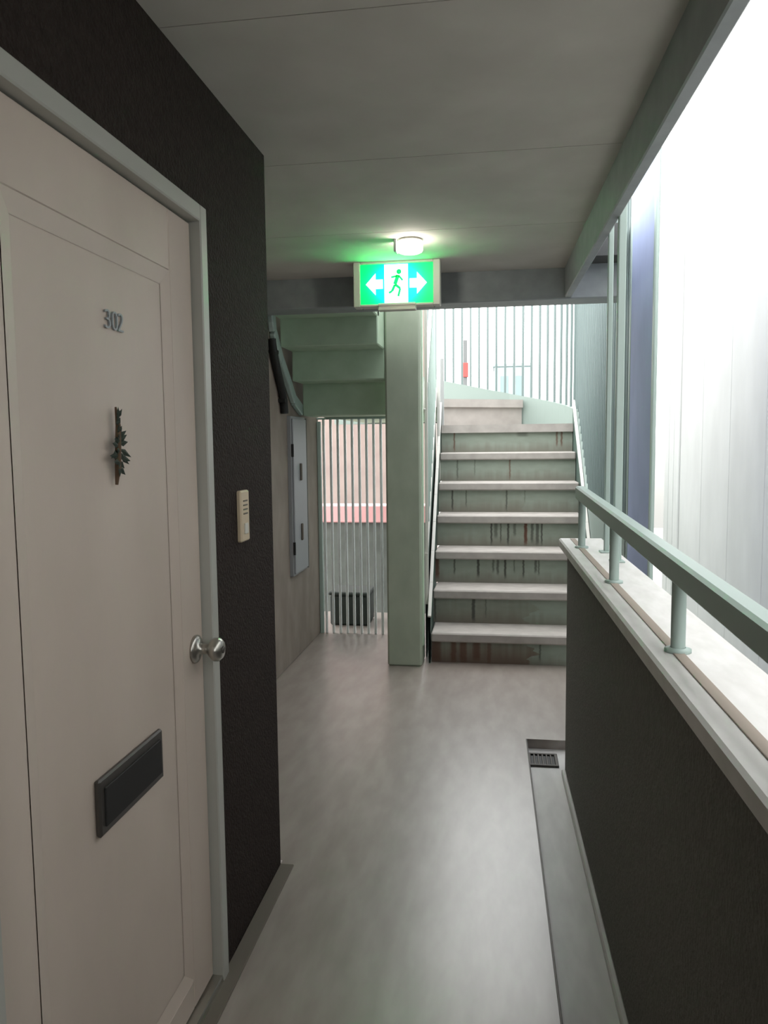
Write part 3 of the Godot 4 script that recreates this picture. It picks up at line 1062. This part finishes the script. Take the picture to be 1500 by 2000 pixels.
# ---------------------------------------------------------------- lights of the place
func build_sign() -> void:
	var z := -3.80
	var s := thing("exit_sign", "lit green emergency exit sign in a white frame under the ceiling", "sign", Vector3(-0.50, CEIL, z))
	var x0 := -0.712
	var x1 := -0.285
	var y0 := 2.068
	var y1 := CEIL
	var back := z - 0.075
	var st := begin()
	box(st, Vector3(x0, y0, z), Vector3(x0 + 0.034, y1, back), 0.003)
	box(st, Vector3(x1 - 0.034, y0, z), Vector3(x1, y1, back), 0.003)
	box(st, Vector3(x0 + 0.034, y1 - 0.012, z), Vector3(x1 - 0.034, y1, back), 0.003)
	box(st, Vector3(x0 + 0.034, y0, z), Vector3(x1 - 0.034, y0 + 0.012, back), 0.003)
	part("housing", st, M.housing, s)
	st = begin()
	box(st, Vector3(x0, y0, back), Vector3(x1, y1, back - 0.008), 0.002)
	part("back_plate", st, M.dark_steel, s)
	var fx0 := x0 + 0.034
	var fx1 := x1 - 0.034
	st = begin()
	box(st, Vector3(fx0, y0 + 0.012, z - 0.008), Vector3(fx1, y1 - 0.012, z - 0.011), 0.0)
	var face := part("lit_face", st, M.sign_face, s)
	# pictogram: doorway, green runner and added arrows, whites widened to imitate glare
	var cx := -0.500
	st = begin()
	box(st, Vector3(cx - 0.058, y0 + 0.014, z - 0.0075), Vector3(cx + 0.058, y1 - 0.016, z - 0.0045), 0.0)
	part("white_doorway", st, M.sign_mark, face).position = Vector3.ZERO
	var m := (y0 + y1) / 2.0
	for sgn in [-1.0, 1.0]:
		st = begin()
		box(st, Vector3(cx + sgn * 0.066, m - 0.022, z - 0.0075), Vector3(cx + sgn * 0.102, m + 0.022, z - 0.0045), 0.0)
		prism_front(st, [Vector2(cx + sgn * 0.102, m + 0.052), Vector2(cx + sgn * 0.150, m), Vector2(cx + sgn * 0.102, m - 0.052)], z - 0.0045, z - 0.0075)
		part("glare_arrow", st, M.sign_mark, face).position = Vector3.ZERO
	st = begin()
	lathe(st, Vector3(cx + 0.014, m + 0.056, z - 0.003), Vector3(0, 0, 1), [Vector2(-0.0012, 0.0), Vector2(-0.0012, 0.012), Vector2(0.0012, 0.012), Vector2(0.0012, 0.0)], 16)
	for seg in [[0.010, 0.040, -0.006, -0.004, 0.018], [0.012, 0.038, 0.032, 0.014, 0.009], [0.006, 0.036, -0.024, 0.030, 0.009], [-0.006, -0.004, 0.020, -0.024, 0.012], [0.020, -0.024, 0.010, -0.062, 0.010], [-0.006, -0.006, -0.020, -0.036, 0.012], [-0.020, -0.036, -0.036, -0.044, 0.010]]:
		var a := Vector3(cx + seg[0], m + seg[1], z - 0.003)
		var b := Vector3(cx + seg[2], m + seg[3], z - 0.003)
		bar(st, a, b, 0.0022, seg[4], 0.0005)
	part("green_runner", st, M.sign_face, face).position = Vector3.ZERO
	# tube inside, which makes the middle of the face the brightest
	st = begin()
	tube(st, [Vector3(cx - 0.06, m, z - 0.05), Vector3(cx + 0.06, m, z - 0.05)], 0.007, 10)
	part("tube", st, M.sign_tube, s)
	var l := AreaLight3D.new()
	l.name = "sign_tube_light"
	l.area_size = Vector2(0.12, 0.014)
	l.light_color = Color(1, 1, 1)
	l.light_energy = 0.5
	l.area_range = 20.0
	l.shadow_enabled = true
	s.add_child(l, true)
	l.position = Vector3(cx, m, z - 0.042) - s.position
	l.rotation.y = PI
	# what the lit face sends into the walkway
	var g := AreaLight3D.new()
	g.name = "sign_light"
	g.area_size = Vector2(0.34, 0.18)
	g.light_color = Color(0.25, 1.0, 0.62)
	g.light_energy = 0.012
	g.area_range = 20.0
	g.shadow_enabled = true
	s.add_child(g, true)
	g.position = Vector3(cx, m, z + 0.004) - s.position
	g.rotation.y = PI
	# small white unit clipped below
	var u := thing("sign_base_unit", "small white ribbed unit below the middle of the green exit sign", "light unit", Vector3(-0.49, y0, z))
	st = begin()
	box(st, Vector3(-0.586, y0 - 0.012, z + 0.022), Vector3(-0.402, y0 + 0.004, z - 0.03), 0.004)
	part("body", st, M.housing, u)
	for k in 2:
		st = begin()
		box(st, Vector3(-0.586, y0 - 0.024 + k * 0.021, z + 0.027), Vector3(-0.402, y0 - 0.010 + k * 0.021, z - 0.02), 0.003)
		part("rib", st, M.housing, u)

# prism of an outline in the x, y plane between two depths
func prism_front(st: SurfaceTool, pts: Array, z0: float, z1: float) -> void:
	st.set_smooth_group(-1)
	var mid := Vector3.ZERO
	for p in pts:
		mid += Vector3(p.x, p.y, (z0 + z1) / 2.0) / pts.size()
	for z in [z0, z1]:
		tri(st, Vector3(pts[0].x, pts[0].y, z), Vector3(pts[1].x, pts[1].y, z), Vector3(pts[2].x, pts[2].y, z), mid)
	for i in pts.size():
		var a: Vector2 = pts[i]
		var b: Vector2 = pts[(i + 1) % pts.size()]
		quad(st, Vector3(a.x, a.y, z0), Vector3(b.x, b.y, z0), Vector3(b.x, b.y, z1), Vector3(a.x, a.y, z1), mid)

func build_lamp() -> void:
	var c := Vector3(-0.388, CEIL, -3.43)
	var s := thing("ceiling_lamp", "small glowing white drum lamp on the ceiling above the exit sign", "lamp", c)
	var st := begin()
	lathe(st, c, Vector3.DOWN, [Vector2(0, 0.0), Vector2(0, 0.052), Vector2(0.008, 0.052), Vector2(0.008, 0.0)], 28)
	part("base", st, M.housing, s)
	st = begin()
	lathe(st, c, Vector3.DOWN, [Vector2(0.008, 0.0), Vector2(0.008, 0.054), Vector2(0.014, 0.0565), Vector2(0.046, 0.0565), Vector2(0.052, 0.053), Vector2(0.057, 0.042), Vector2(0.059, 0.0)], 32)
	part("diffuser", st, M.lamp, s)
	st = begin()
	box(st, c + Vector3(-0.069, -0.054, 0.03), c + Vector3(-0.055, 0, -0.02), 0.003)
	part("side_cover", st, M.housing_grey, s)
	var l := OmniLight3D.new()
	l.name = "lamp_light"
	l.light_color = Color(1.0, 0.98, 0.92)
	l.light_energy = 0.02
	l.light_size = 0.03
	l.omni_range = 20.0
	l.omni_attenuation = 2.0
	l.shadow_enabled = true
	s.add_child(l, true)
	l.position = Vector3(0, -0.035, 0)
